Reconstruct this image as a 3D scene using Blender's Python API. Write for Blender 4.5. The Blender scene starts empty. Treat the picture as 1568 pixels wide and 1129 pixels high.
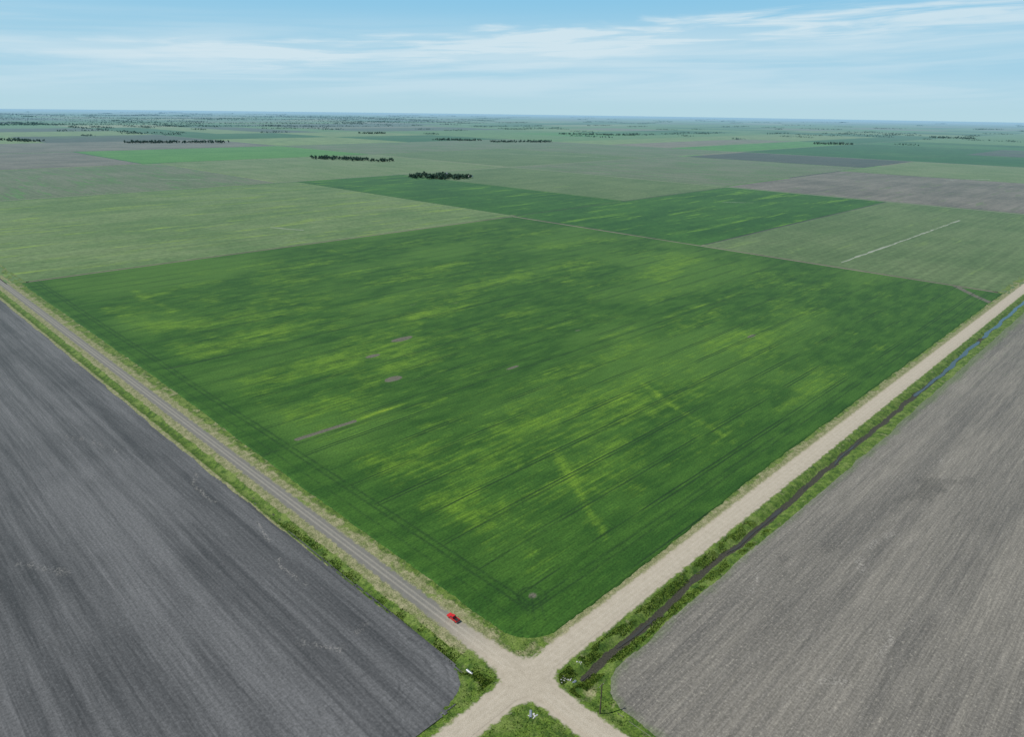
import bpy, bmesh, math, numpy as np
from mathutils import Matrix, Vector
rng=np.random.default_rng(7)
S=bpy.context.scene
S.view_settings.view_transform='Standard'; S.view_settings.look='None'; S.view_settings.exposure=0; S.view_settings.gamma=1

# ---------------------------------------------------------------- helpers
def sm(a,b,x):
    t=np.clip((x-a)/(b-a),0,1); return t*t*(3-2*t)
_tab={}
def vn(x,y,sx,sy,seed):
    """value noise 0..1, feature size sx by sy metres"""
    if seed not in _tab: _tab[seed]=np.random.default_rng(seed).random((256,256))
    T=_tab[seed]; u=np.asarray(x)/sx+31.7; v=np.asarray(y)/sy+17.3
    i=np.floor(u).astype(int); j=np.floor(v).astype(int); fu=u-i; fv=v-j
    fu=fu*fu*(3-2*fu); fv=fv*fv*(3-2*fv)
    a=T[i%256,j%256]; b=T[(i+1)%256,j%256]; c=T[i%256,(j+1)%256]; d=T[(i+1)%256,(j+1)%256]
    return (a*(1-fu)+b*fu)*(1-fv)+(c*(1-fu)+d*fu)*fv
def fbm(x,y,sx,sy,seed,o=4):
    r=0;a=1;t=0
    for k in range(o):
        r=r+a*vn(x,y,sx/2**k,sy/2**k,seed+k); t+=a; a*=.55
    return r/t
def curve_drop(x,y):
    d=np.hypot(x+140,y+128); return -np.maximum(0,d*d-25e6)/(2*6.371e6)
def yc(x): return -12.4+2.2*(vn(x,0*x,70,1,5)-.5)+2.4*(vn(x,0*x,14,1,6)-.5)
def smin(a,b,k):
    h=np.clip(.5+.5*(b-a)/k,0,1); return b*(1-h)+a*h-k*h*(1-h)
def road_sd(x,y):
    ry=np.abs(y-.8*sm(-5,20,x))-4.9
    rx=np.abs(x+.5*sm(10,40,y))-np.where(y>0,4.9-1.7*sm(0,40,y),5.0)
    return smin(ry,rx,7.)
def hgt(x,y):
    x=np.asarray(x,float);y=np.asarray(y,float)
    z=np.zeros(np.broadcast(x,y).shape)
    z=z-1.45*sm(9,15,x)*sm(5.2,.9,np.abs(y-yc(x)))
    z=z-.75*sm(14,20,y)*sm(3.4,.5,np.abs(x+12+.8*(vn(0*y,y,1,40,9)-.5)))
    z=z-.6*sm(-14,-20,x)*sm(3,.5,np.abs(y-8.6))
    z=z-.6*sm(-13,-19,y)*sm(3,.5,np.abs(x-9.6))
    z=z-.5*sm(5,.5,np.hypot(x+13,y+11))
    return z
def steps(segs):
    out=[segs[0][0]]
    for a,b,s in segs:
        n=max(1,int(round((b-a)/s))); out+=list(np.linspace(a,b,n+1)[1:])
    return np.array(out)
def link(o): S.collection.objects.link(o); return o
def np_mesh(name,co,F):
    me=bpy.data.meshes.new(name)
    me.vertices.add(len(co)); me.vertices.foreach_set('co',co.ravel())
    k=F.shape[1]
    me.loops.add(F.size); me.loops.foreach_set('vertex_index',F.ravel().astype(np.int32))
    me.polygons.add(len(F)); me.polygons.foreach_set('loop_start',np.arange(0,F.size,k,dtype=np.int32))
    me.polygons.foreach_set('loop_total',np.full(len(F),k,np.int32))
    me.update(calc_edges=True); return me
def grid(name,xs,ys,zf,mat,keep=None,attrs=None,smooth=True):
    Xg,Yg=np.meshgrid(xs,ys,indexing='ij'); Zg=zf(Xg,Yg)
    nx,ny=len(xs),len(ys)
    co=np.stack([Xg,Yg,Zg],-1).reshape(-1,3)
    i,j=np.meshgrid(np.arange(nx-1),np.arange(ny-1),indexing='ij')
    if keep is not None:
        cx=(xs[:-1]+xs[1:])/2; cy=(ys[:-1]+ys[1:])/2
        k=keep(*np.meshgrid(cx,cy,indexing='ij')); i=i[k]; j=j[k]
    i=i.ravel();j=j.ravel()
    F=np.stack([i*ny+j,(i+1)*ny+j,(i+1)*ny+j+1,i*ny+j+1],-1)
    used=np.zeros(nx*ny,bool); used[F.ravel()]=True; idx=np.cumsum(used)-1
    me=np_mesh(name,co[used],idx[F])
    if smooth: me.polygons.foreach_set('use_smooth',np.ones(len(F),bool))
    for an,af in (attrs or {}).items():
        a=me.attributes.new(an,'FLOAT','POINT'); a.data.foreach_set('value',af(Xg,Yg).reshape(-1)[used].astype(np.float32))
    me.materials.append(mat); o=bpy.data.objects.new(name,me); return link(o)

class G:
    def __init__(s,name):
        s.m=bpy.data.materials.new(name); s.m.use_nodes=True; s.t=s.m.node_tree; s.n=s.t.nodes; s.l=s.t.links
        s.b=s.n['Principled BSDF']; s.b.inputs['Roughness'].default_value=.95
        s.b.inputs['Specular IOR Level'].default_value=0.
        g=s.n.new('ShaderNodeNewGeometry'); s.P=g.outputs['Position']
    def _in(s,sock,v):
        if isinstance(v,bpy.types.NodeSocket): s.l.new(v,sock)
        elif isinstance(v,(tuple,list)) and len(v)==3 and sock.type=='RGBA': sock.default_value=(*v,1)
        else: sock.default_value=v
    def math(s,op,a,b=0.,c=0.,clamp=False):
        n=s.n.new('ShaderNodeMath'); n.operation=op; n.use_clamp=clamp
        for k,v in enumerate((a,b,c)): s._in(n.inputs[k],v)
        return n.outputs[0]
    def noise(s,sc,scale=(1,1,1),detail=2,rough=.55,rot=0,dist=0,off=(0,0,0)):
        mp=s.n.new('ShaderNodeMapping'); s.l.new(s.P,mp.inputs[0]); mp.inputs['Scale'].default_value=scale; mp.inputs['Rotation'].default_value=(0,0,rot); mp.inputs['Location'].default_value=off
        n=s.n.new('ShaderNodeTexNoise'); n.noise_dimensions='2D'; s.l.new(mp.outputs[0],n.inputs['Vector']); n.inputs['Scale'].default_value=sc; n.inputs['Detail'].default_value=detail; n.inputs['Roughness'].default_value=rough; n.inputs['Distortion'].default_value=dist
        return n.outputs['Fac']
    def ss(s,v,a,b,lo=0.,hi=1.):
        n=s.n.new('ShaderNodeMapRange'); n.interpolation_type='SMOOTHSTEP'; s._in(n.inputs[0],v)
        n.inputs[1].default_value=a;n.inputs[2].default_value=b;n.inputs[3].default_value=lo;n.inputs[4].default_value=hi
        return n.outputs[0]
    def mix(s,f,a,b,mode='MIX'):
        n=s.n.new('ShaderNodeMix'); n.data_type='RGBA'; n.blend_type=mode; n.clamp_factor=True
        s._in(n.inputs[0],f); s._in(n.inputs[6],a); s._in(n.inputs[7],b); return n.outputs[2]
    def scale(s,c,f):
        n=s.n.new('ShaderNodeVectorMath'); n.operation='SCALE'; s._in(n.inputs[0],c); s._in(n.inputs[3],f); return n.outputs[0]
    def attr(s,a):
        n=s.n.new('ShaderNodeAttribute'); n.attribute_name=a; return n.outputs['Fac']
    def xyz(s):
        n=s.n.new('ShaderNodeSeparateXYZ'); s.l.new(s.P,n.inputs[0]); return n.outputs
    def bump(s,h,st,d):
        n=s.n.new('ShaderNodeBump'); s._in(n.inputs['Height'],h); n.inputs['Strength'].default_value=st; n.inputs['Distance'].default_value=d
        s.l.new(n.outputs[0],s.b.inputs['Normal'])
    def haze(s,c,L=8500.):  # aerial haze painted into base colour by distance from ground point under camera
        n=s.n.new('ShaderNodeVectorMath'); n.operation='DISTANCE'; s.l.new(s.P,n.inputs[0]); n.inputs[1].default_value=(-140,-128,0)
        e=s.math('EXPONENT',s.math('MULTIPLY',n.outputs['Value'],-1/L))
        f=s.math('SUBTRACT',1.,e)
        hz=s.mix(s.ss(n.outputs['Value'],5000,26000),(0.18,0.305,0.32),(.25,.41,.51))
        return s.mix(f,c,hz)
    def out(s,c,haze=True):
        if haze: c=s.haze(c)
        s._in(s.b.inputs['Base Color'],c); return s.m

# ---------------------------------------------------------------- materials
def crop_mat():
    g=G('crop_canopy')
    yel=g.attr('yel'); trk=g.attr('trk'); bare=g.attr('bare'); tone=g.attr('tone')
    st=g.noise(1.,(.014,.36,1),3,.65)          # drill-row streaks along the field
    st2=g.noise(1.,(.05,1.3,1),1,.6,off=(9,4,0))
    st3=g.noise(1.,(.03,.09,1),3,.65,off=(40,9,0))
    mot=g.noise(.13,(.6,1,1),4,.74)
    fine=g.noise(1.0,(.7,1.3,1),2,.8)
    base=g.mix(g.ss(st3,.3,.7),(.026,.075,.010),(.046,.114,.0145))
    base=g.mix(tone,base,(.066,.143,.021))
    y=g.math('ADD',yel,g.math('MULTIPLY',g.math('SUBTRACT',st,.5),.95))
    y=g.math('ADD',y,g.math('MULTIPLY',g.math('SUBTRACT',st2,.5),.28))
    y=g.math('ADD',y,g.math('MULTIPLY',g.math('SUBTRACT',mot,.5),1.1))
    c=g.mix(g.ss(y,.16,.95),base,(.112,.208,.018))
    c=g.mix(g.ss(y,.82,1.35),c,(.20,.285,.024))
    b=g.math('ADD',bare,g.math('MULTIPLY',g.math('SUBTRACT',mot,.5),.6))
    c=g.mix(g.ss(b,.48,.68),c,(.125,.118,.085))
    # sprayer tramlines every 24.4 m and faint drill passes
    x_,y_,z_=g.xyz()
    wob=g.noise(.006,(1,.2,1),1,.5,off=(2,2,0))
    def lines(per,hw,soft,o):
        q=g.math('FRACT',g.math('DIVIDE',g.math('ADD',y_,g.math('MULTIPLY_ADD',wob,3.,o)),per))
        q=g.math('MULTIPLY',g.math('ABSOLUTE',g.math('SUBTRACT',q,.5)),per)
        return g.ss(q,hw+soft,hw)
    brk=g.noise(1.,(.012,.1,1),2,.6,off=(11,3,0))
    l1=g.math('MULTIPLY',g.math('MAXIMUM',lines(24.4,.3,.4,0.),lines(24.4,.3,.4,2.4)),g.ss(brk,.40,.62,.15,.9))
    l1=g.math('MULTIPLY',l1,g.ss(x_,27.,29.))
    tt=g.math('MAXIMUM',g.math('MULTIPLY',trk,g.ss(mot,.3,.6,.3,1.)),l1)
    c=g.mix(tt,c,(.018,.044,.011))
    l2=g.math('MULTIPLY',lines(6.1,.4,1.2,1.),g.ss(brk,.6,.35,0.,.2))
    c=g.mix(l2,c,(.022,.065,.010))
    v=g.math('MULTIPLY',g.ss(fine,.2,.8,.68,1.32),g.ss(st2,.25,.75,.88,1.12))
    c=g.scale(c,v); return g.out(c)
def soil_mat(name,c1,c2,light,along,warm=0):
    g=G(name)
    def sc(k,l): return (k,l,1) if along=='y' else (l,k,1)
    n1=g.noise(1.,sc(.075,.0025),3,.65); n2=g.noise(1.,sc(.4,.008),3,.7,off=(5,3,0)); n3=g.noise(1.,sc(1.5,.05),2,.6,off=(1,8,0))
    big=g.noise(.011,(1,1,1),3,.6,off=(50,20,0)); fine=g.noise(.9,(1,1,1),3,.8)
    f=g.math('ADD',g.math('MULTIPLY',g.ss(n1,.35,.65),.48),g.math('MULTIPLY',g.ss(n2,.35,.65),.36))
    f=g.math('ADD',f,g.math('MULTIPLY',g.ss(big,.3,.7),.32))
    c=g.mix(f,c1,c2)
    mid=g.noise(.09,(1,1,1),4,.75,off=(8,8,0))
    dk=g.attr('dark'); d=g.math('ADD',dk,g.math('MULTIPLY',g.math('SUBTRACT',mid,.5),1.3))
    c=g.mix(g.math('MULTIPLY',g.ss(d,.35,1.),.5),c,tuple(.62*q for q in c1))
    crumbs=g.ss(g.noise(.8,(1,1,1) if warm else sc(1,.4),4,.85,off=(2,2,0)),.54,.72)
    c=g.mix(g.math('MULTIPLY',crumbs,light),c,(.38,.35,.28) if warm else (.22,.22,.215))
    if warm:
        gr=g.attr('green'); gg=g.math('ADD',gr,g.math('SUBTRACT',mid,.5))
        c=g.mix(g.math('MULTIPLY',g.ss(gg,.4,1.),.55),c,(.10,.15,.045))
    sc2=g.attr('scr'); c=g.mix(g.math('MULTIPLY',sc2,g.ss(fine,.45,.6,0,.85)),c,(.34,.32,.28))
    c=g.scale(c,g.math('MULTIPLY',g.ss(fine,.2,.8,.72,1.28),g.ss(n3,.25,.75,.85,1.15) if warm else g.ss(n3,.25,.75,.9,1.1)))
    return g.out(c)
def gravel_col(g,grey):
    n=g.noise(.35,(1,1,1),3,.75)
    a=g.mix(n,(.33,.285,.21),(.49,.43,.335)); b=g.mix(n,(.135,.130,.113),(.215,.205,.175))
    c=g.mix(grey,a,b)
    w=g.attr('wheel'); c=g.mix(g.math('MULTIPLY',w,.3),c,(.50,.45,.36))
    return c
def road_mat():
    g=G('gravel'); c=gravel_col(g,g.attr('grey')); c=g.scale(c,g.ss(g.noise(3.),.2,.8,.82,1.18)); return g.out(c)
def verge_mat():
    g=G('verge_grass')
    rd=g.attr('rsd'); green=g.attr('green'); mud=g.attr('mud'); grey=g.attr('grey')
    n=g.noise(.3,(1,1,1),4,.75); f=g.noise(1.6,(1,1,1),3,.8); p=g.noise(.09,(1,1,1),4,.75,off=(4,4,0))
    dry=g.mix(g.ss(n,.3,.7),(.135,.155,.055),(.29,.27,.15))
    grn=g.mix(g.ss(n,.28,.72),(.032,.068,.010),(.115,.18,.026))
    grn=g.mix(g.ss(p,.48,.66,0,.65),grn,(.17,.22,.055))
    gf=g.math('ADD',green,g.math('MULTIPLY',g.math('SUBTRACT',p,.5),1.6))
    c=g.mix(g.ss(gf,.35,.65),dry,grn)
    mf=g.math('ADD',mud,g.math('MULTIPLY',g.math('SUBTRACT',g.noise(.22,(.5,1,1),4,.75,off=(0,5,0)),.5),1.7))
    c=g.mix(g.ss(mf,.40,.62),c,(.052,.048,.034))
    c=g.scale(c,g.ss(f,.2,.8,.5,1.5))
    r=g.math('ADD',rd,g.math('MULTIPLY',g.math('SUBTRACT',n,.5),4.2))
    c=g.mix(g.ss(r,1.1,-.3),c,gravel_col(g,grey))
    return g.out(c)
def field_mat(name,c1,c2,c3,along='x',patch=.5,amt=.95):
    g=G(name); sc=(lambda k,l:(l,k,1)) if along=='x' else (lambda k,l:(k,l,1))
    n1=g.noise(1.,sc(.03,.003),3,.65); n2=g.noise(1.,sc(.16,.005),3,.7,off=(9,1,0)); n3=g.noise(.006,(1,1,1),4,.7,off=(3,6,0)); n4=g.noise(.12,(1,1,1),3,.75)
    n5=g.noise(1.,sc(.035,.005),4,.7,off=(30,12,0))
    f=g.math('ADD',g.math('MULTIPLY',g.ss(n1,.3,.7),.4),g.math('MULTIPLY',g.ss(n3,.35,.65),.6))
    c=g.mix(f,c1,c2)
    c=g.mix(g.math('MULTIPLY',g.ss(n5,patch,patch+.12),g.ss(n2,.4,.6,.1,amt)),c,c3)
    c=g.scale(c,g.math('MULTIPLY',g.ss(n2,.25,.75,.88,1.12),g.ss(n4,.2,.8,.8,1.2)))
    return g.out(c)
def ground_mat():
    g=G('farmland')
    x,y,z=g.xyz()
    def cell(sx,sy,seed):
        cx=g.math('FLOOR',g.math('DIVIDE',x,sx)); cy=g.math('FLOOR',g.math('DIVIDE',y,sy))
        cb=g.n.new('ShaderNodeCombineXYZ'); g._in(cb.inputs[0],cx); g._in(cb.inputs[1],cy); cb.inputs[2].default_value=seed
        w=g.n.new('ShaderNodeTexWhiteNoise'); g.l.new(cb.outputs[0],w.inputs['Vector']); return w.outputs['Value']
    a=cell(804.7,804.7,1.); b=cell(402.3,1609.4,2.); d=cell(1609.4,402.3,3.); s=cell(1609.4,1609.4,4.)
    v=g.mix(g.ss(s,.50,.501),a,b); v=g.mix(g.ss(s,.75,.751),v,d)
    r=g.n.new('ShaderNodeValToRGB'); g.l.new(v,r.inputs[0]); cr=r.color_ramp; cr.interpolation='CONSTANT'
    cols=[(0,(.10,.185,.05)),(.14,(.018,.085,.015)),(.28,(.17,.23,.08)),(.40,(.07,.20,.03)),(.50,(.185,.155,.12)),(.64,(.11,.20,.06)),(.76,(.07,.07,.062)),(.87,(.04,.13,.03)),(.93,(.27,.28,.14))]
    cr.elements[0].position=0; cr.elements[0].color=(*cols[0][1],1); cr.elements[1].position=.14; cr.elements[1].color=(*cols[1][1],1)
    for p,c in cols[2:]:
        e=cr.elements.new(p); e.color=(*c,1)
    c=r.outputs[0]
    n=g.noise(.0016,(1,1,1),4,.7); m=g.noise(.012,(1,1,1),4,.75,off=(5,5,0))
    c=g.mix(g.ss(n,.45,.7,0,.3),c,(.09,.17,.045))
    c=g.scale(c,g.ss(m,.25,.75,.78,1.22))
    for q in (x,y):
        e=g.math('ABSOLUTE',g.math('SUBTRACT',g.math('FRACT',g.math('ADD',g.math('DIVIDE',q,1609.4),.5)),.5))
        c=g.mix(g.ss(e,.0062,.0045,0,.6),c,(.05,.11,.03)); c=g.mix(g.ss(e,.0032,.0024,0,.6),c,(.30,.28,.22))
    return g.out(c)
def simple(name,col,rough=.5,spec=.5,metal=0,var=.1,sc=3.):
    g=G(name); g.b.inputs['Roughness'].default_value=rough; g.b.inputs['Specular IOR Level'].default_value=spec; g.b.inputs['Metallic'].default_value=metal
    c=g.mix(g.noise(sc),tuple(q*(1-var) for q in col),tuple(q*(1+var) for q in col)); return g.out(c,False)
def leaf_mat():
    g=G('tree_leaves'); n=g.noise(.25,(1,1,1),2,.6)
    return g.out(g.mix(g.ss(n,.3,.7),(.018,.042,.012),(.05,.09,.024)))

M_crop=crop_mat()
M_soilL=soil_mat('ploughed_soil_dark',(.058,.0585,.059),(.135,.134,.132),.24,'y')
M_soilR=soil_mat('ploughed_soil_stubble',(.118,.110,.097),(.205,.188,.157),.6,'x',1)
M_road=road_mat(); M_verge=verge_mat(); M_ground=ground_mat(); M_leaf=leaf_mat()

# ---------------------------------------------------------------- ground
def gz(x,y):
    return curve_drop(x,y)-.15+hgt(x,y)-.5*((np.abs(y)<24)&(x>-450)&(x<1640))*1.-.5*((np.abs(x)<24)&(y>-450)&(y<1640))*1.
far=[1700,2000,2500,3000,4000,5000,6500,8000,10000,12500,15000,18000,22000,27000,33000,40000,48000,58000,70000]
neg=[-70000,-50000,-30000,-20000,-12000,-8000,-5000,-3000,-2000,-1000]
mid=list(steps([(-450,-30,20),(-30,30,2),(30,830,20),(830,1640,30)]))
gx=np.array(neg+mid+far,float)
grid('ground',gx,gx,gz,M_ground)

# ---------------------------------------------------------------- verges, ditches
vs=steps([(-420,-110,6),(-110,-26,1.6),(-26,18,.7),(18,220,1.5),(220,800,4),(800,1630,10)])
greyf=lambda x,y: sm(12,60,y)*(np.abs(x)<12)
def wheel(x,y):
    on_x=(np.abs(y)<7)&(np.abs(x)>9); on_y=(np.abs(x)<7)&(np.abs(y)>9)
    a=np.exp(-((np.abs(y-.8)-1.)/.45)**2)*on_x+np.exp(-((np.abs(y-.8)-3.2)/.4)**2)*on_x*.6
    b=np.exp(-((np.abs(x+.5)-1.)/.45)**2)*on_y
    return a+b
def greenf(x,y):
    g=np.full(x.shape,.55)
    rx=x>6
    g=np.where(rx&(y<-5),.80+.2*sm(4.8,2.6,np.abs(y+11.9)),g)
    g=np.where(rx&(y>5),.22+.35*sm(8,11,y),g)
    ly=(y>14)&(x<-3)
    g=np.where(ly,.22+.7*sm(4.2,1.5,np.abs(x+12)),g)
    g=np.where((y>22)&(x>2.5)&(x<16),.32+.35*sm(6,10,x),g)
    q=np.hypot(x-10,y-10); g=np.where((q<9)&(x>0)&(y>0),.6,g)
    g=np.where((x<-2)&(y<24)&(y>0),.78,g)
    g=np.where((y<-2)&(x<12),.8,g)
    return g
def mudf(x,y):
    m=sm(2.7,.6,np.abs(y-yc(x)))*sm(11,16,x)*.95
    m=m+sm(1.,.2,np.abs(x+12))*sm(20,30,y)*.3
    return m
grid('grass_verge',vs,vs,lambda x,y:hgt(x,y)+.10*(fbm(x,y,3,3,11,2)-.5)*sm(0,2,road_sd(x,y)),M_verge,
     keep=lambda x,y:((y>-24)&(y<17))|((x>-24)&(x<19)),
     attrs={'rsd':road_sd,'green':greenf,'mud':mudf,'grey':greyf,'wheel':wheel})
grid('gravel_road',vs,vs,lambda x,y:.02+.10*sm(0,-3.,road_sd(x,y)),M_road,
     keep=lambda x,y:(road_sd(x,y)<-1.1),attrs={'grey':greyf,'wheel':wheel})
gw=G('ditch_water'); gw.b.inputs['Roughness'].default_value=.15; gw.b.inputs['Specular IOR Level'].default_value=.6
gw.bump(gw.noise(1.5),.15,.02); gw.out((.05,.05,.038),False)
def water():
    wx=steps([(14,300,2),(300,1600,4)])
    w=(.1+1.1*vn(wx,0*wx,12,1,21)+.8*sm(300,500,wx))*sm(.35,.62,vn(wx,0*wx,22,1,23)+.3*sm(300,450,wx)); c=yc(wx)
    bm=bmesh.new(); pv=None
    for X_,c_,w_ in zip(wx,c,w):
        if w_<.12: pv=None; continue
        a=bm.verts.new((X_,c_-w_+rng.normal(0,.15),-1.24));b=bm.verts.new((X_,c_+w_+rng.normal(0,.15),-1.24))
        if pv: bm.faces.new((pv[0],a,b,pv[1]))
        pv=(a,b)
    me=bpy.data.meshes.new('ditch_water'); bm.to_mesh(me); me.materials.append(gw.m); link(bpy.data.objects.new('ditch_water',me))
water()

# ---------------------------------------------------------------- main crop field
def crop_sd(x,y):
    x0=10.5+4.*sm(100,400,y)+1.0*(vn(x*0,y,12,9,31)-.5); y0=8.8+3.6*sm(60,230,x)+1.2*(vn(x,y*0,9,12,32)-.5)
    ax=x-x0; ay=y-y0; r=16.
    cx=np.minimum(ax-r,0); cy=np.minimum(ay-r,0)
    inn=r-np.hypot(cx,cy)
    inn=np.where((cx<0)|(cy<0),inn,r)
    return np.minimum(inn,np.minimum(788-x+0*y,785-y+0*x))+.6*(vn(x,y,1.5,1.5,33)-.5)
def seg(x,y,pts,w):
    r=np.zeros(x.shape)
    for (a,b),(c,d) in zip(pts[:-1],pts[1:]):
        t=np.clip(((x-a)*(c-a)+(y-b)*(d-b))/((c-a)**2+(d-b)**2),0,1)
        dd=np.hypot(x-a-t*(c-a),y-b-t*(d-b)); r=np.maximum(r,np.exp(-(dd/w)**2))
    return r
blobs=[(63,260,22,12,1.),(76,159,32,14,.8),(61,113,30,13,.75),(85,225,25,8,.7),(61,88,18,9,.8),(104,429,50,18,.9),(79,504,45,20,.8),(155,292,50,22,.7),(223,293,60,16,.7),
(580,440,80,22,.7),(418,436,70,28,.75),(416,191,75,16,.7),(441,114,60,13,.5),(579,337,80,22,.7),(635,701,60,25,.6),(177,137,45,10,.45),(142,35,28,6,.45),(30,53,8,11,.7),(300,500,60,20,.6),(260,380,60,16,.65),(330,330,60,16,.6),(120,330,40,14,.6),(500,260,80,14,.6),(650,560,70,22,.5),(60,340,30,22,.6),(40,290,18,20,.7),(330,180,60,10,.45),(95,185,30,9,.6)]
def yel(x,y):
    v=.85*fbm(x,y,120,50,41,4)+.8*fbm(x,y,42,22,45,4)-.65
    for a,b,sx,sy,k in blobs: v=v+.40*k*np.exp(-((x-a)/sx)**2-((y-b)/(sy*1.1))**2)*(.2+1.5*fbm(x,y,20,12,51,3))
    j=8*(fbm(x,y,14,14,61,3)-.5)
    br=.35+1.1*vn(x,y,9,9,62)
    v=v+.42*br*seg(x+j,y+j,[(136,107),(114,71),(98,50),(87,31),(79,15)],3.8)
    v=v+.38*br*seg(x+j,y-j,[(264,133),(240,84),(228,48),(210,13)],3.)
    v=v+.3*br*seg(x+j,y,[(91,673),(89,553)],6)+.25*br*seg(x,y+j,[(360,757),(376,595)],6)
    v=v+.5*seg(x,y,[(36,225.5),(300,222),(666,214)],1.8)*(vn(x,y,30,8,64)*1.3)
    edge=np.minimum(sm(24,50,x+6*(vn(x,y,15,15,65)-.5)),sm(18,42,y)); edge=edge*(.35+.65*sm(785,720,x))*(.3+.7*sm(782,700,y))
    quiet=1-.4*np.exp(-((x-300)/90)**2-((y-70)/30)**2)-.25*sm(450,700,x)*sm(260,100,y)
    return v*edge*quiet-.5*(1-edge)
def trk(x,y):
    r=np.zeros(x.shape)
    for o in (26.,29.5): 
        r=np.maximum(r,.75*np.exp(-((x-o-2*(vn(0*x,y,1,90,66)-.5))/.75)**2)*(y>24))
        r=np.maximum(r,.75*np.exp(-((y-o+4-2*(vn(x,0*y,90,1,67)-.5))/.65)**2)*(x>24))
    r=np.maximum(r,.5*np.exp(-((x-19)/.6)**2)*(y>24))
    r=np.maximum(r,.8*np.exp(-((y-400+4*sm(0,300,x))/1.4)**2)*sm(330,250,x)*(x>26))
    r=np.maximum(r,.85*np.exp(-((y-220.5+.016*x)/1.3)**2)*sm(640,500,x))
    k=np.hypot((x-33),(y-29)); r=np.maximum(r,.9*np.exp(-((k-5-1.5*vn(x,y,3,3,90))/.5)**2))
    r=np.maximum(r,.8*seg(x,y,[(33,29),(24,19)],.5)); r=np.maximum(r,.8*seg(x,y,[(35,27),(27,16)],.5))
    return r
def bare(x,y):
    r=np.zeros(x.shape)
    for a,b,sx,sy,k in [(199,338,12,5,1.2),(138,267,8,5,1.2),(155.5,319,8,3.5,1.1),(218,223,10,1.8,1.),(431,133,10,3,.85),(330,250,12,3,.6),(34,29,3.5,3,.62),(275,420,9,3,.6),(520,330,10,3,.55)]:
        r=np.maximum(r,k*np.exp(-(((x-a)/sx)**2+((y-b)/sy)**2)**1.5))
    r=np.maximum(r,1.2*seg(x,y,[(37,225.4),(76,223.7)],2.2))
    r=np.maximum(r,.95*seg(x,y,[(787,58),(755,34),(728,10)],5))
    r=np.maximum(r,.62*np.exp(-((y-400+4*sm(0,300,x))/1.2)**2)*(vn(x,0*y,25,1,95)>.55)*(x<320)*(x>26))
    return r
tone=lambda x,y:sm(.4,.7,fbm(x,y,150,80,101,4))*.9*np.minimum(sm(22,45,x),sm(18,40,y))
cs=steps([(8,36,.6),(36,130,1.0),(130,420,2.0),(420,790,3.5)])
grid('crop_field',cs,cs,lambda x,y:-.35+.85*sm(-.5,.7,crop_sd(x,y))+.12*(fbm(x,y,3,3,120,2)-.5),M_crop,
     keep=lambda x,y:(crop_sd(x,y)>-1.2),attrs={'yel':yel,'trk':trk,'bare':bare,'tone':tone})

# ---------------------------------------------------------------- ploughed fields
def sdL(x,y):
    ax=-14.2-2.6*sm(60,280,y)-x+1.6*(vn(0*x,y,1,14,131)-.5); ay=y-10.5+1*(vn(x,0*y,14,1,132)-.5); r=13.
    cx=np.minimum(ax-r,0); cy=np.minimum(ay-r,0); inn=r-np.hypot(cx,cy); return np.where((cx<0)|(cy<0),inn,r)+.5*(vn(x,y,1.3,1.3,133)-.5)
def sdR(x,y):
    ay=-18.2-2.4*sm(100,300,x)-y+1.6*(vn(x,0*y,14,1,134)-.5); ax=x-12.3+1*(vn(0*x,y,1,14,135)-.5); r=14.
    cx=np.minimum(ax-r,0); cy=np.minimum(ay-r,0); inn=r-np.hypot(cx,cy); return np.where((cx<0)|(cy<0),inn,r)+.5*(vn(x,y,1.3,1.3,136)-.5)
def scrL(x,y):
    r=np.zeros(x.shape); j=7*(fbm(x,y,10,10,141,4)-.5)
    for p in [[(-22,160),(-24,140),(-29,120),(-30,100)],[(-60,330),(-48,300),(-45,285)],[(-25,62),(-38,60),(-48,72)],[(-22,228),(-30,214),(-27,190)],[(-110,200),(-95,180)]]:
        r=np.maximum(r,.55*seg(x+j,y+j,p,.7)*(vn(x,y,5,5,142)>.35))
    return r
def darkL(x,y):
    r=np.zeros(x.shape)
    for k,R in enumerate((8,12,16,20,25,30)):
        d=np.hypot(x+40,(y-34)*1.0); r=np.maximum(r,.6*np.exp(-((d-R)/.8)**2)*(y<46)*(x>-62))
    return r+.25*sm(-26,-17,x)
xl=-steps([(13,45,.7),(45,170,1.8),(170,460,5),(460,800,17)])[::-1]; yl=steps([(9,40,.7),(40,220,1.8),(220,700,5),(700,1590,20)])
grid('ploughed_field',xl,yl,lambda x,y:-.35+.42*sm(-.5,.8,sdL(x,y))+.05*(fbm(x,y,1.5,8,150,2)-.5),M_soilL,
     keep=lambda x,y:sdL(x,y)>-1.2,attrs={'dark':darkL,'scr':scrL,'green':lambda x,y:0*x})
def darkR(x,y):
    j=22*(fbm(x,y,25,25,161,4)-.5); k=.4+.9*vn(x,y,12,12,169)
    r=.62*k*seg(x+j,y+j,[(78,-50),(105,-40),(134,-36),(180,-46),(236,-56),(285,-72)],8)
    r=r+.5*k*np.exp(-((x-245)/22)**2-((y+62)/9)**2)+.3*seg(x+j,y,[(30,-30),(60,-42),(78,-50)],6)
    return r
def scrR(x,y):
    r=np.zeros(x.shape); j=8*(fbm(x,y,9,9,165,4)-.5)
    for p in [[(80,-80),(70,-70),(60,-72)],[(190,-60),(165,-55),(150,-62)],[(130,-90),(120,-80),(100,-85)],[(120,-28),(100,-32)],[(300,-60),(280,-50)]]:
        r=np.maximum(r,.7*seg(x+j,y-j,p,.8)*(vn(x,y,5,5,166)>.4))
    return r
yr=-steps([(16,48,.7),(48,170,1.8),(170,420,5),(420,800,19)])[::-1]; xr=steps([(11,40,.7),(40,260,1.8),(260,800,5),(800,1590,25)])
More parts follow.
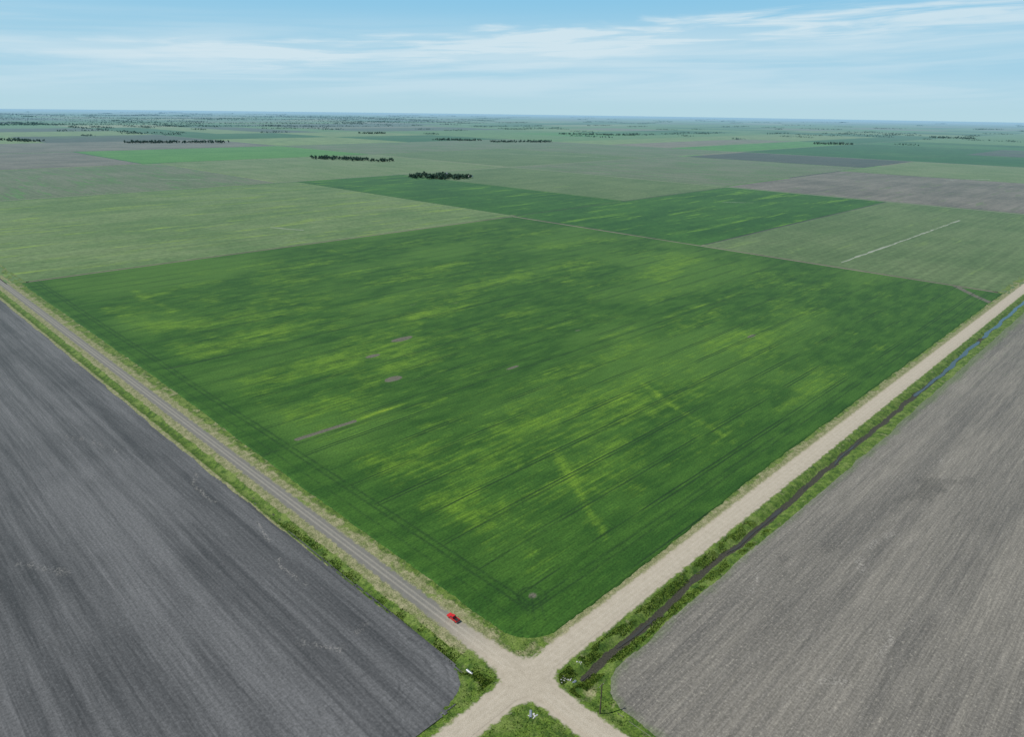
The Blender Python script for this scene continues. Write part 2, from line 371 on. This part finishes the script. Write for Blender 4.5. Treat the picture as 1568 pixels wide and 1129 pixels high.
grid('ploughed_field',xr,yr,lambda x,y:-.35+.42*sm(-.5,.8,sdR(x,y))+.05*(fbm(x,y,8,1.5,170,2)-.5),M_soilR,
     keep=lambda x,y:sdR(x,y)>-1.2,attrs={'dark':darkR,'scr':scrR,'green':lambda x,y:.75*sm(9,0,sdR(x,y))+.45*sm(150,500,x)*sm(-120,-20,y)})

# ---------------------------------------------------------------- surrounding farm fields
def rect(name,x0,x1,y0,y1,mat,z=.0):
    return grid(name,np.linspace(x0,x1,8),np.linspace(y0,y1,8),lambda x,y:curve_drop(x,y)+z,mat,smooth=False)
OL=field_mat('pasture_olive',(.090,.150,.050),(.145,.20,.080),(.20,.29,.04),'x',.55,.8)
OL2=field_mat('pasture_olive_even',(.082,.130,.048),(.118,.165,.068),(.13,.19,.06),'x',.6)
OL3=field_mat('pasture_pale',(.11,.165,.06),(.16,.20,.095),(.09,.15,.05),'y',.55)
DG=field_mat('crop_dark_green',(.022,.076,.011),(.042,.118,.016),(.10,.21,.018),'x',.54)
GB=field_mat('fallow_greybrown',(.115,.105,.088),(.19,.168,.14),(.11,.15,.06),'x',.58)
GG=field_mat('fallow_greygreen',(.10,.135,.065),(.15,.16,.105),(.085,.17,.05),'y',.5)
BG=field_mat('crop_bright_green',(.06,.175,.025),(.09,.22,.04),(.12,.24,.04),'x',.6)
DK=field_mat('tilled_dark',(.055,.06,.055),(.075,.075,.068),(.10,.12,.07),'x',.6)
R=[(0,800,790,1597,OL),(803,1144,792,1600,DG),(795,1600,398,789,DG),(795,1600,6,394,OL2),
 (1148,1603,795,1600,OL2),(1618,2420,6,800,GB),(1618,2640,812,1600,GG),(2650,3205,812,1560,DK),
 (6,750,1614,2400,GG),(6,700,2412,3200,GB),(710,1603,2440,3205,BG),(760,1603,1614,2430,OL3),(6,1590,3230,4010,GB),
 (1618,2400,1614,2400,OL2),(1618,3200,2420,3200,GG),(2430,3200,6,800,OL3),(2410,3205,1614,2400,GG)]
for a,b,c,d,m in R: rect('farm_field',a,b,c,d,m)
g=G('pale_track'); M_pale=g.out(g.mix(g.noise(.1),(.24,.26,.20),(.36,.37,.30)))
def ribbon(name,pts,w,mat,z=.02):
    bm=bmesh.new(); pts=np.array(pts,float); P=[]
    for (a,b) in zip(pts[:-1],pts[1:]):
        n=max(2,int(np.hypot(*(b-a))/12)); P+=[a+(b-a)*t for t in np.linspace(0,1,n,endpoint=False)]
    P.append(pts[-1]); P=np.array(P); pv=None
    for k,p in enumerate(P):
        q=P[min(k+1,len(P)-1)]-P[max(k-1,0)]; q=q/np.hypot(*q); nn=np.array([-q[1],q[0]])*w*(.2+rng.random()); p=p+rng.normal(0,w*.3,2)
        a=bm.verts.new((*(p-nn),z));b=bm.verts.new((*(p+nn),z))
        if pv: bm.faces.new((pv[0],a,b,pv[1]))
        pv=(a,b)
    me=bpy.data.meshes.new(name); bm.to_mesh(me); me.materials.append(mat); return link(bpy.data.objects.new(name,me))
ribbon('farm_track',[(825,204),(1069,203),(1404,202)],2.2,M_pale)
ribbon('farm_track',[(560,1880),(640,1800)],3.,M_pale)
ribbon('farm_track',[(2120,2130),(2260,1900),(2300,1700)],4.,M_pale)
ribbon('farm_track',[(400,960),(425,900)],1.5,M_pale)
ribbon('farm_track',[(1300,640),(1345,590)],1.5,M_pale)
ribbon('farm_track',[(2350,470),(2500,380)],4.,M_pale)

# ---------------------------------------------------------------- trees
M_bark=simple('bark',(.10,.08,.06),.9,.1)
def trees(name,pos,h,quads,trunk=True):
    pos=np.array(pos,float); n=len(pos); H=h*rng.uniform(.55,1.2,n); r=H*rng.uniform(.3,.45,n); z0=curve_drop(pos[:,0],pos[:,1])-.1
    nc=max(2,quads//12)
    u=rng.normal(size=(n,nc,3)); u/=np.linalg.norm(u,axis=2,keepdims=True); rr=rng.uniform(.3,.9,(n,nc,1)); u=u*rr
    cen=np.stack([pos[:,0:1]+u[...,0]*r[:,None],pos[:,1:2]+u[...,1]*r[:,None],z0[:,None]+H[:,None]*(.54+.38*u[...,2])],-1)
    pick=rng.integers(0,nc,(n,quads)); c=cen[np.arange(n)[:,None],pick]+rng.normal(size=(n,quads,3))*(.085*H)[:,None,None]
    s=(H[:,None]*rng.uniform(.05,.11,(n,quads))*(1.6 if quads<40 else 1.1))[...,None]
    n1=rng.normal(size=(n,quads,3)); n1/=np.linalg.norm(n1,axis=2,keepdims=True); n2=np.cross(n1,rng.normal(size=(n,quads,3))); n2/=np.linalg.norm(n2,axis=2,keepdims=True)+1e-9
    V=np.stack([c-n1*s-n2*s,c+n1*s-n2*s,c+n1*s*1.1+n2*s*.9,c-n1*s*.8+n2*s*1.1],2).reshape(-1,3)
    F=np.arange(len(V)).reshape(-1,4); mi=np.zeros(len(F),np.int32)
    if trunk:
        k=4; tv=[];tf=[]; b=len(V)
        for i in range(n):
            x,y=pos[i]; Hh=H[i]; base=b+len(tv)
            for zz,sc_ in ((0,1),(.6*Hh,.4)):
                for a in range(k): tv.append((x+.03*Hh*sc_*math.cos(a*2*math.pi/k),y+.03*Hh*sc_*math.sin(a*2*math.pi/k),z0[i]+zz))
            for a in range(k): tf.append((base+a,base+(a+1)%k,base+k+(a+1)%k,base+k+a))
            for q in range(3):
                an=rng.uniform(0,6.28); base=b+len(tv); w=.012*Hh; ex,ey=x+r[i]*.7*math.cos(an),y+r[i]*.7*math.sin(an)
                tv+=[(x-w,y,z0[i]+.3*Hh),(x+w,y,z0[i]+.3*Hh),(ex+w*.4,ey,z0[i]+.65*Hh),(ex-w*.4,ey,z0[i]+.65*Hh)]; tf.append((base,base+1,base+2,base+3))
        V=np.vstack([V,np.array(tv)]); F=np.vstack([F,np.array(tf)]); mi=np.concatenate([mi,np.ones(len(tf),np.int32)])
    me=np_mesh(name,V,F); me.materials.append(M_leaf); me.materials.append(M_bark)
    me.polygons.foreach_set('material_index',mi); return link(bpy.data.objects.new(name,me))
def belt(a,b,n,width,h,quads,name='shelterbelt_trees',trunk=True):
    a=np.array(a,float);b=np.array(b,float); L=np.hypot(*(b-a)); d=(b-a)/L; nn=np.array([-d[1],d[0]])
    # clumped spacing so the row has gaps and thickenings
    cl=rng.random(max(6,n//9)); t=cl[rng.integers(len(cl),size=n)]+rng.normal(0,.05,n); t=np.where(rng.random(n)<.45,rng.random(n),t); t=np.clip(t,-.04,1.04)
    ps=[a+(b-a)*q+nn*rng.normal(0,width/2) for q in t]
    return trees(name,ps,h,quads,trunk)
belt((1114,1512),(1225,1388),150,44,12,90)
belt((1300,2335),(1410,2050),160,44,12,60)
belt((1120,3850),(1520,3625),260,70,12,30)
belt((690,4450),(800,4110),110,60,12,24)
belt((2690,3345),(2900,3135),120,60,12,24)
belt((2842,2973),(3170,2790),170,60,12,26)
belt((4280,3700),(4610,3230),220,70,14,16)
belt((4490,1760),(4650,1580),110,60,13,20)
belt((6800,1720),(6860,1400),120,80,16,16)
belt((2900,4450),(3070,4365),80,50,13,20)
far_pos=[]
for _ in range(320):
    az=rng.uniform(.02,1.56); d=5000*(4.2**rng.random()**.9)
    if az<.8 and rng.random()<.45: continue
    x=d*math.cos(az); y=d*math.sin(az)
    if rng.random()<.55: x=round(x/804.7)*804.7+rng.uniform(-60,60)
    else: y=round(y/804.7)*804.7+rng.uniform(-60,60)
    L=rng.uniform(60,350)*(1+d/9000); n=int(min(110,10+L/8)); 
    ori=rng.random()<.5; t=rng.uniform(-.5,.5,n)*L; w=rng.normal(0,20,n)
    far_pos.append(np.stack([x+t,y+w],-1) if ori else np.stack([x+w,y+t],-1))
for _ in range(70):   # wooded river corridor on the left horizon
    d=rng.uniform(7000,16000); az=math.radians(rng.uniform(50,84)); x=d*math.cos(az); y=d*math.sin(az); n=110
    t=rng.normal(0,330,n); far_pos.append(np.stack([x+t,y-t*.35+rng.normal(0,30,n)],-1))
trees('distant_woodland',np.vstack(far_pos),14,7,False)

# ---------------------------------------------------------------- farmstead
def mesh(name,verts,faces,mat):
    me=bpy.data.meshes.new(name); me.from_pydata(verts,[],faces); me.materials.append(mat); o=bpy.data.objects.new(name,me); return link(o)
M_white=simple('white_siding',(.6,.6,.58),.7,.2); M_roof=simple('metal_roof',(.34,.35,.36),.5,.3); M_glass=simple('window_glass',(.03,.04,.05),.1,.6); M_door=simple('door_paint',(.25,.24,.22),.6,.3)
def box(name,c,s,mat,par=None,bev=0):
    bm=bmesh.new(); bmesh.ops.create_cube(bm,size=1); bmesh.ops.scale(bm,vec=s,verts=bm.verts)
    if bev: bmesh.ops.bevel(bm,geom=bm.edges[:],offset=bev,segments=2,affect='EDGES')
    bmesh.ops.translate(bm,vec=c,verts=bm.verts)
    me=bpy.data.meshes.new(name); bm.to_mesh(me); bm.free(); me.materials.append(mat); o=link(bpy.data.objects.new(name,me))
    if par: o.parent=par
    return o
def building(name,x,y,L,W,H,rh,rot):
    e=link(bpy.data.objects.new(name,None)); e.location=(x,y,0); e.rotation_euler=(0,0,rot)
    l=L/2;w=W/2
    v=[(-l,-w,-.2),(l,-w,-.2),(l,w,-.2),(-l,w,-.2),(-l,-w,H),(l,-w,H),(l,w,H),(-l,w,H),(-l,0,H+rh),(l,0,H+rh)]
    o=mesh('walls',v,[(0,1,5,4),(2,3,7,6),(1,2,6,9,5),(3,0,4,8,7)],M_white); o.parent=e
    k=.5; ov=.12
    v=[(-l-k,-w-k,H-k*rh/w+ov),(l+k,-w-k,H-k*rh/w+ov),(l+k,0,H+rh+ov),(-l-k,0,H+rh+ov),(-l-k,w+k,H-k*rh/w+ov),(l+k,w+k,H-k*rh/w+ov)]
    v+=[(a,b,c-.1) for a,b,c in v]
    o=mesh('roof',v,[(0,1,2,3),(3,2,5,4),(7,6,9,8),(8,9,10,11),(0,6,7,1),(4,5,11,10),(0,3,9,6),(3,4,10,9),(1,7,8,2),(2,8,11,5)],M_roof); o.parent=e
    for i,t in enumerate((-.3,0,.3)):
        box('window_%d'%i,(t*L,-w-.02,H*.55),(1.2,.08,1.2),M_glass,e); box('window_b%d'%i,(t*L,w+.02,H*.55),(1.2,.08,1.2),M_glass,e)
    box('door',(-l-.02,0,1.1),(.08,1.2,2.2),M_door,e)
building('white_farmhouse',1206,1468,12,9,7.5,4,.3)
building('farm_shed',1262,1424,14,9,4,2.4,1.2)

# ---------------------------------------------------------------- pickup truck
M_red=simple('red_paint',(.55,.02,.018),.3,.5,0,.05); M_tyre=simple('tyre_rubber',(.02,.02,.02),.85,.2); M_black=simple('black_trim',(.025,.025,.028),.5,.4); M_lamp=simple('lamp_glass',(.7,.7,.66),.2,.6); M_tail=simple('tail_lamp',(.4,.01,.01),.3,.5); M_chr=simple('chrome',(.6,.6,.6),.25,.5,1)
def prism(name,prof,w,mat,par,bev=.05):
    bm=bmesh.new(); n=len(prof)
    A=[bm.verts.new((p[0],-(p[2] if len(p)>2 else w/2),p[1])) for p in prof]; B=[bm.verts.new((p[0],(p[2] if len(p)>2 else w/2),p[1])) for p in prof]
    bm.faces.new(A); bm.faces.new(B[::-1])
    for i in range(n): bm.faces.new((A[i],B[i],B[(i+1)%n],A[(i+1)%n]))
    bmesh.ops.recalc_face_normals(bm,faces=bm.faces)
    if bev: bmesh.ops.bevel(bm,geom=bm.edges[:],offset=bev,segments=2,affect='EDGES')
    me=bpy.data.meshes.new(name); bm.to_mesh(me); me.materials.append(mat); o=link(bpy.data.objects.new(name,me)); o.parent=par; return o
def truck(x,y,rot):
    e=link(bpy.data.objects.new('pickup_truck',None)); e.location=(x,y,.12); e.rotation_euler=(0,0,rot)
    prism('lower_body',[(-2.9,.45),(2.85,.45),(2.9,.8),(2.85,1.05),(1.1,1.2),(-.72,1.2),(-.72,.75),(-2.9,.75)],1.96,M_red,e,.05)
    prism('cab',[(1.15,1.17,.93),(.55,1.86,.76),(-.55,1.9,.76),(-.78,1.17,.93)],1.8,M_red,e,.05)
    prism('windshield',[(1.08,1.28,.82),(.62,1.81,.70),(.66,1.83,.70),(1.13,1.29,.82)],1,M_glass,e,0)
    prism('rear_window',[(-.72,1.3,.8),(-.6,1.8,.7),(-.64,1.8,.7),(-.78,1.3,.8)],1,M_glass,e,0)
    for s in (-1,1):
        v=[(.9,s*.925,1.25),(.48,s*.79,1.78),(-.48,s*.79,1.8),(-.66,s*.925,1.25)]
        mesh('side_window',v,[(0,1,2,3)],M_glass).parent=e
        box('bed_side',(-1.82,s*.93,.98),(2.15,.1,.5),M_red,e,.02)
        box('mirror',(.85,s*1.1,1.3),(.15,.22,.2),M_black,e,.03)
        box('headlamp',(2.88,s*.75,.88),(.06,.3,.18),M_lamp,e,.01); box('tail_lamp',(-2.91,s*.9,.95),(.05,.14,.35),M_tail,e,.01)
        for wx_ in (1.85,-1.85):
            bm=bmesh.new(); bmesh.ops.create_cone(bm,cap_ends=True,segments=24,radius1=.4,radius2=.4,depth=.28,matrix=Matrix.Translation((wx_,s*.86,.4))@Matrix.Rotation(math.pi/2,4,'X'))
            bmesh.ops.bevel(bm,geom=[q for q in bm.edges if len(q.link_faces)==2 and max(len(f.verts) for f in q.link_faces)>4],offset=.04,segments=2,affect='EDGES')
            me=bpy.data.meshes.new('wheel'); bm.to_mesh(me); me.materials.append(M_tyre); o=link(bpy.data.objects.new('wheel',me)); o.parent=e
            bm=bmesh.new(); bmesh.ops.create_cone(bm,cap_ends=True,segments=16,radius1=.23,radius2=.2,depth=.3,matrix=Matrix.Translation((wx_,s*.865,.4))@Matrix.Rotation(math.pi/2,4,'X'))
            me=bpy.data.meshes.new('hub'); bm.to_mesh(me); me.materials.append(M_chr); o=link(bpy.data.objects.new('hub',me)); o.parent=e
    box('bed_liner',(-1.82,0,.78),(2.1,1.74,.06),M_black,e); box('bed_front',(-.79,0,1.0),(.08,1.8,.42),M_red,e); box('tailgate',(-2.87,0,.98),(.08,1.76,.48),M_red,e,.02)
    box('front_bumper',(2.96,0,.55),(.14,1.9,.22),M_chr,e,.04); box('rear_bumper',(-3.0,0,.55),(.16,1.9,.2),M_chr,e,.04); box('grille',(2.91,0,.85),(.05,1.1,.25),M_black,e,.01)
truck(1.5,41.5,math.pi/2)

# ---------------------------------------------------------------- utility pole, culverts, rocks
M_wood=simple('weathered_wood',(.09,.07,.055),.9,.1); M_conc=simple('pale_stone',(.5,.49,.46),.85,.2,0,.25,2); M_galv=simple('galvanised_steel',(.45,.46,.47),.4,.5,.7)
def pole(x,y):
    e=link(bpy.data.objects.new('utility_pole',None)); e.location=(x,y,-.4)
    bm=bmesh.new(); bmesh.ops.create_cone(bm,cap_ends=True,segments=12,radius1=.24,radius2=.16,depth=13,matrix=Matrix.Translation((0,0,6.5)))
    me=bpy.data.meshes.new('shaft'); bm.to_mesh(me); me.materials.append(M_wood); o=link(bpy.data.objects.new('shaft',me)); o.parent=e
    box('crossarm',(0,.20,12.2),(2.4,.12,.14),M_wood,e)
    for t in (-1.1,-.4,.4,1.1): box('insulator',(t,.20,12.38),(.1,.1,.2),M_white,e,.02)
pole(6.5,-27)
def rocks(name,cs_,mat):
    bm=bmesh.new()
    for (x,y,r,n) in cs_:
        for _ in range(n):
            a=rng.normal(0,r,2); px,py=x+a[0],y+a[1]; s=rng.uniform(.15,.42)
            vs_=bmesh.ops.create_icosphere(bm,subdivisions=1,radius=s,matrix=Matrix.Translation((px,py,float(hgt(px,py))+s*.3)))['verts']
            for v in vs_: v.co+=Vector(rng.normal(0,s*.18,3))
    me=bpy.data.meshes.new(name); bm.to_mesh(me); me.materials.append(mat); return link(bpy.data.objects.new(name,me))
rocks('riprap_rocks',[(8.6,-8.8,.7,14),(10.3,-11,.5,5),(-9.5,-12.3,.6,9),(19,-8,.6,4)],M_conc)
def culvert(x,y,z,rot,L=3.):
    bm=bmesh.new(); R0,R1=.5,.42; n=20; rings=[]
    for (rr,t) in ((R0,-L/2),(R0,L/2),(R1,L/2),(R1,-L/2)):
        rings.append([bm.verts.new((t,rr*math.cos(a*2*math.pi/n),rr*math.sin(a*2*math.pi/n))) for a in range(n)])
    for k in range(4):
        A=rings[k];B=rings[(k+1)%4]
        for a in range(n): bm.faces.new((A[a],A[(a+1)%n],B[(a+1)%n],B[a]))
    me=bpy.data.meshes.new('culvert_pipe'); bm.to_mesh(me); me.materials.append(M_galv); o=link(bpy.data.objects.new('culvert_pipe',me)); o.location=(x,y,z); o.rotation_euler=(0,0,rot)
culvert(10.5,-12,-.6,0); culvert(-10,-11,-.2,.75); culvert(-12,17,-.3,1.57)

def weeds(N_=16000):
    m=60000; q=rng.random(m)
    x=np.where(q<.6,5+150*rng.random(m)**1.5,np.where(q<.85,-12+rng.normal(0,1.7,m),rng.uniform(-36,14,m)))
    y=np.where(q<.6,-12+rng.choice([-1,1],m)*rng.uniform(1.6,6,m),np.where(q<.85,8+150*rng.random(m)**1.5,rng.uniform(-36,14,m)))
    ok=(road_sd(x,y)>1.3)&(sdL(x,y)<0)&(sdR(x,y)<0)&(crop_sd(x,y)<0)&(vn(x,y,4,4,200)>.42); x=x[ok][:N_];y=y[ok][:N_]; n=len(x)
    z=hgt(x,y); s=rng.uniform(.12,.35,n); h=rng.uniform(.2,.6,n); a=rng.uniform(0,6.28,n)
    V=np.stack([np.stack([x-s*np.cos(a),y-s*np.sin(a),z-.05],-1),np.stack([x+s*np.cos(a),y+s*np.sin(a),z-.05],-1),np.stack([x+rng.normal(0,.15,n),y+rng.normal(0,.15,n),z+h],-1)],1).reshape(-1,3)
    g=G('weed_leaf'); mt=g.out(g.mix(g.ss(g.noise(.5),.3,.7),(.04,.085,.012),(.13,.19,.03)),False)
    me=np_mesh('ditch_weeds',V,np.arange(3*n).reshape(-1,3)); me.materials.append(mt); link(bpy.data.objects.new('ditch_weeds',me))
weeds()

# ---------------------------------------------------------------- light
el=math.radians(54); sv=Vector((-.80,.50,0)).normalized()*math.cos(el)+Vector((0,0,math.sin(el)))
sun=bpy.data.lights.new('sun','SUN'); sun.energy=4.1; sun.angle=math.radians(.5); sun.color=(1,.95,.88)
so=link(bpy.data.objects.new('sun',sun)); so.rotation_euler=sv.to_track_quat('Z','Y').to_euler(); so.location=(0,0,500)
W=bpy.data.worlds.new('World'); S.world=W; W.use_nodes=True; nt=W.node_tree; N=nt.nodes; Lk=nt.links
bg=N['Background']; bg.inputs[1].default_value=.1
sky=N.new('ShaderNodeTexSky'); sky.sky_type='NISHITA'; sky.sun_disc=False; sky.sun_elevation=el; sky.sun_rotation=math.atan2(sv.x,sv.y); sky.altitude=300; sky.air_density=1.0; sky.dust_density=.6; sky.ozone_density=1.5
tc=N.new('ShaderNodeTexCoord'); sp=N.new('ShaderNodeSeparateXYZ'); Lk.new(tc.outputs['Generated'],sp.inputs[0])
def mth(op,a,b=0.,c=0.):
    n=N.new('ShaderNodeMath'); n.operation=op
    for k,v in enumerate((a,b,c)):
        if isinstance(v,bpy.types.NodeSocket): Lk.new(v,n.inputs[k])
        else: n.inputs[k].default_value=v
    return n.outputs[0]
def mss(v,a,b,lo=0.,hi=1.):
    n=N.new('ShaderNodeMapRange'); n.interpolation_type='SMOOTHSTEP'; Lk.new(v,n.inputs[0]); n.inputs[1].default_value=a;n.inputs[2].default_value=b;n.inputs[3].default_value=lo;n.inputs[4].default_value=hi; return n.outputs[0]
def mixc(f,a,b):
    n=N.new('ShaderNodeMix'); n.data_type='RGBA'
    for s_,v in ((n.inputs[0],f),(n.inputs[6],a),(n.inputs[7],b)):
        if isinstance(v,bpy.types.NodeSocket): Lk.new(v,s_)
        else: s_.default_value=(*v,1)
    return n.outputs[2]
az=mth('ARCTAN2',sp.outputs[1],sp.outputs[0]); r=mth('SUBTRACT',math.pi/4,az); e=mth('ARCSINE',sp.outputs[2])
def wn(sx,sy,det,off=0.,dist=.6):
    cb=N.new('ShaderNodeCombineXYZ'); Lk.new(mth('MULTIPLY',r,sx),cb.inputs[0]); Lk.new(mth('MULTIPLY',mth('SUBTRACT',e,mth('MULTIPLY',r,.03)),sy),cb.inputs[1]); cb.inputs[2].default_value=off
    n=N.new('ShaderNodeTexNoise'); Lk.new(cb.outputs[0],n.inputs['Vector']); n.inputs['Scale'].default_value=1; n.inputs['Detail'].default_value=det; n.inputs['Roughness'].default_value=.6; n.inputs['Distortion'].default_value=dist; return n.outputs['Fac']
# clear-air colour of the lower sky (Nishita turns orange-brown at the horizon)
low=mixc(mss(e,-.01,.055),(4.7,6.8,7.6),(3.85,6.4,7.9))
low=mixc(mss(e,.05,.18),low,(2.0,5.3,7.9))
base=mixc(mss(e,.22,.55),low,sky.outputs[0])
top=mth('ADD',mth('MULTIPLY',r,.052),.096)
d=mth('SUBTRACT',top,e); d=mth('ADD',d,mth('MULTIPLY',mth('SUBTRACT',wn(5,40,4,3.),.5),.045))
n1=wn(6,90,5,0.); n2=wn(2.2,34,4,9.)
band=mth('MULTIPLY',mss(d,-.004,.006),mss(d,.06,.010,.0,1.))
c1=mth('MULTIPLY',band,mss(n1,.36,.62,.12,1.)); c1=mth('MULTIPLY',c1,mss(r,-.58,-.2,.35,1.))
veil=mth('MULTIPLY',mth('MULTIPLY',mss(e,.12,.06),mss(e,.0,.03)),mss(n2,.33,.65,0.,.5))
cl=mth('MINIMUM',mth('ADD',mth('MULTIPLY',c1,.85),veil),.9)
Lk.new(mixc(cl,base,(6.5,7.9,8.6)),bg.inputs[0])

# ---------------------------------------------------------------- camera (surveyed from the field corners)
Rx=Vector((.7028,-.7113,.0127)); Bz=-Vector((.6692,.6549,-.3511))
Bz.normalize(); Rx=(Rx-Bz*Rx.dot(Bz)).normalized(); Uy=Bz.cross(Rx)
cam=bpy.data.cameras.new('camera'); cam.sensor_width=36; cam.lens=36*1063.5/1568; cam.clip_start=1; cam.clip_end=150000
co=link(bpy.data.objects.new('camera',cam)); m=Matrix((Rx,Uy,Bz)).transposed().to_4x4(); m.translation=(-140.8,-128.1,188.2); co.matrix_world=m
S.camera=co
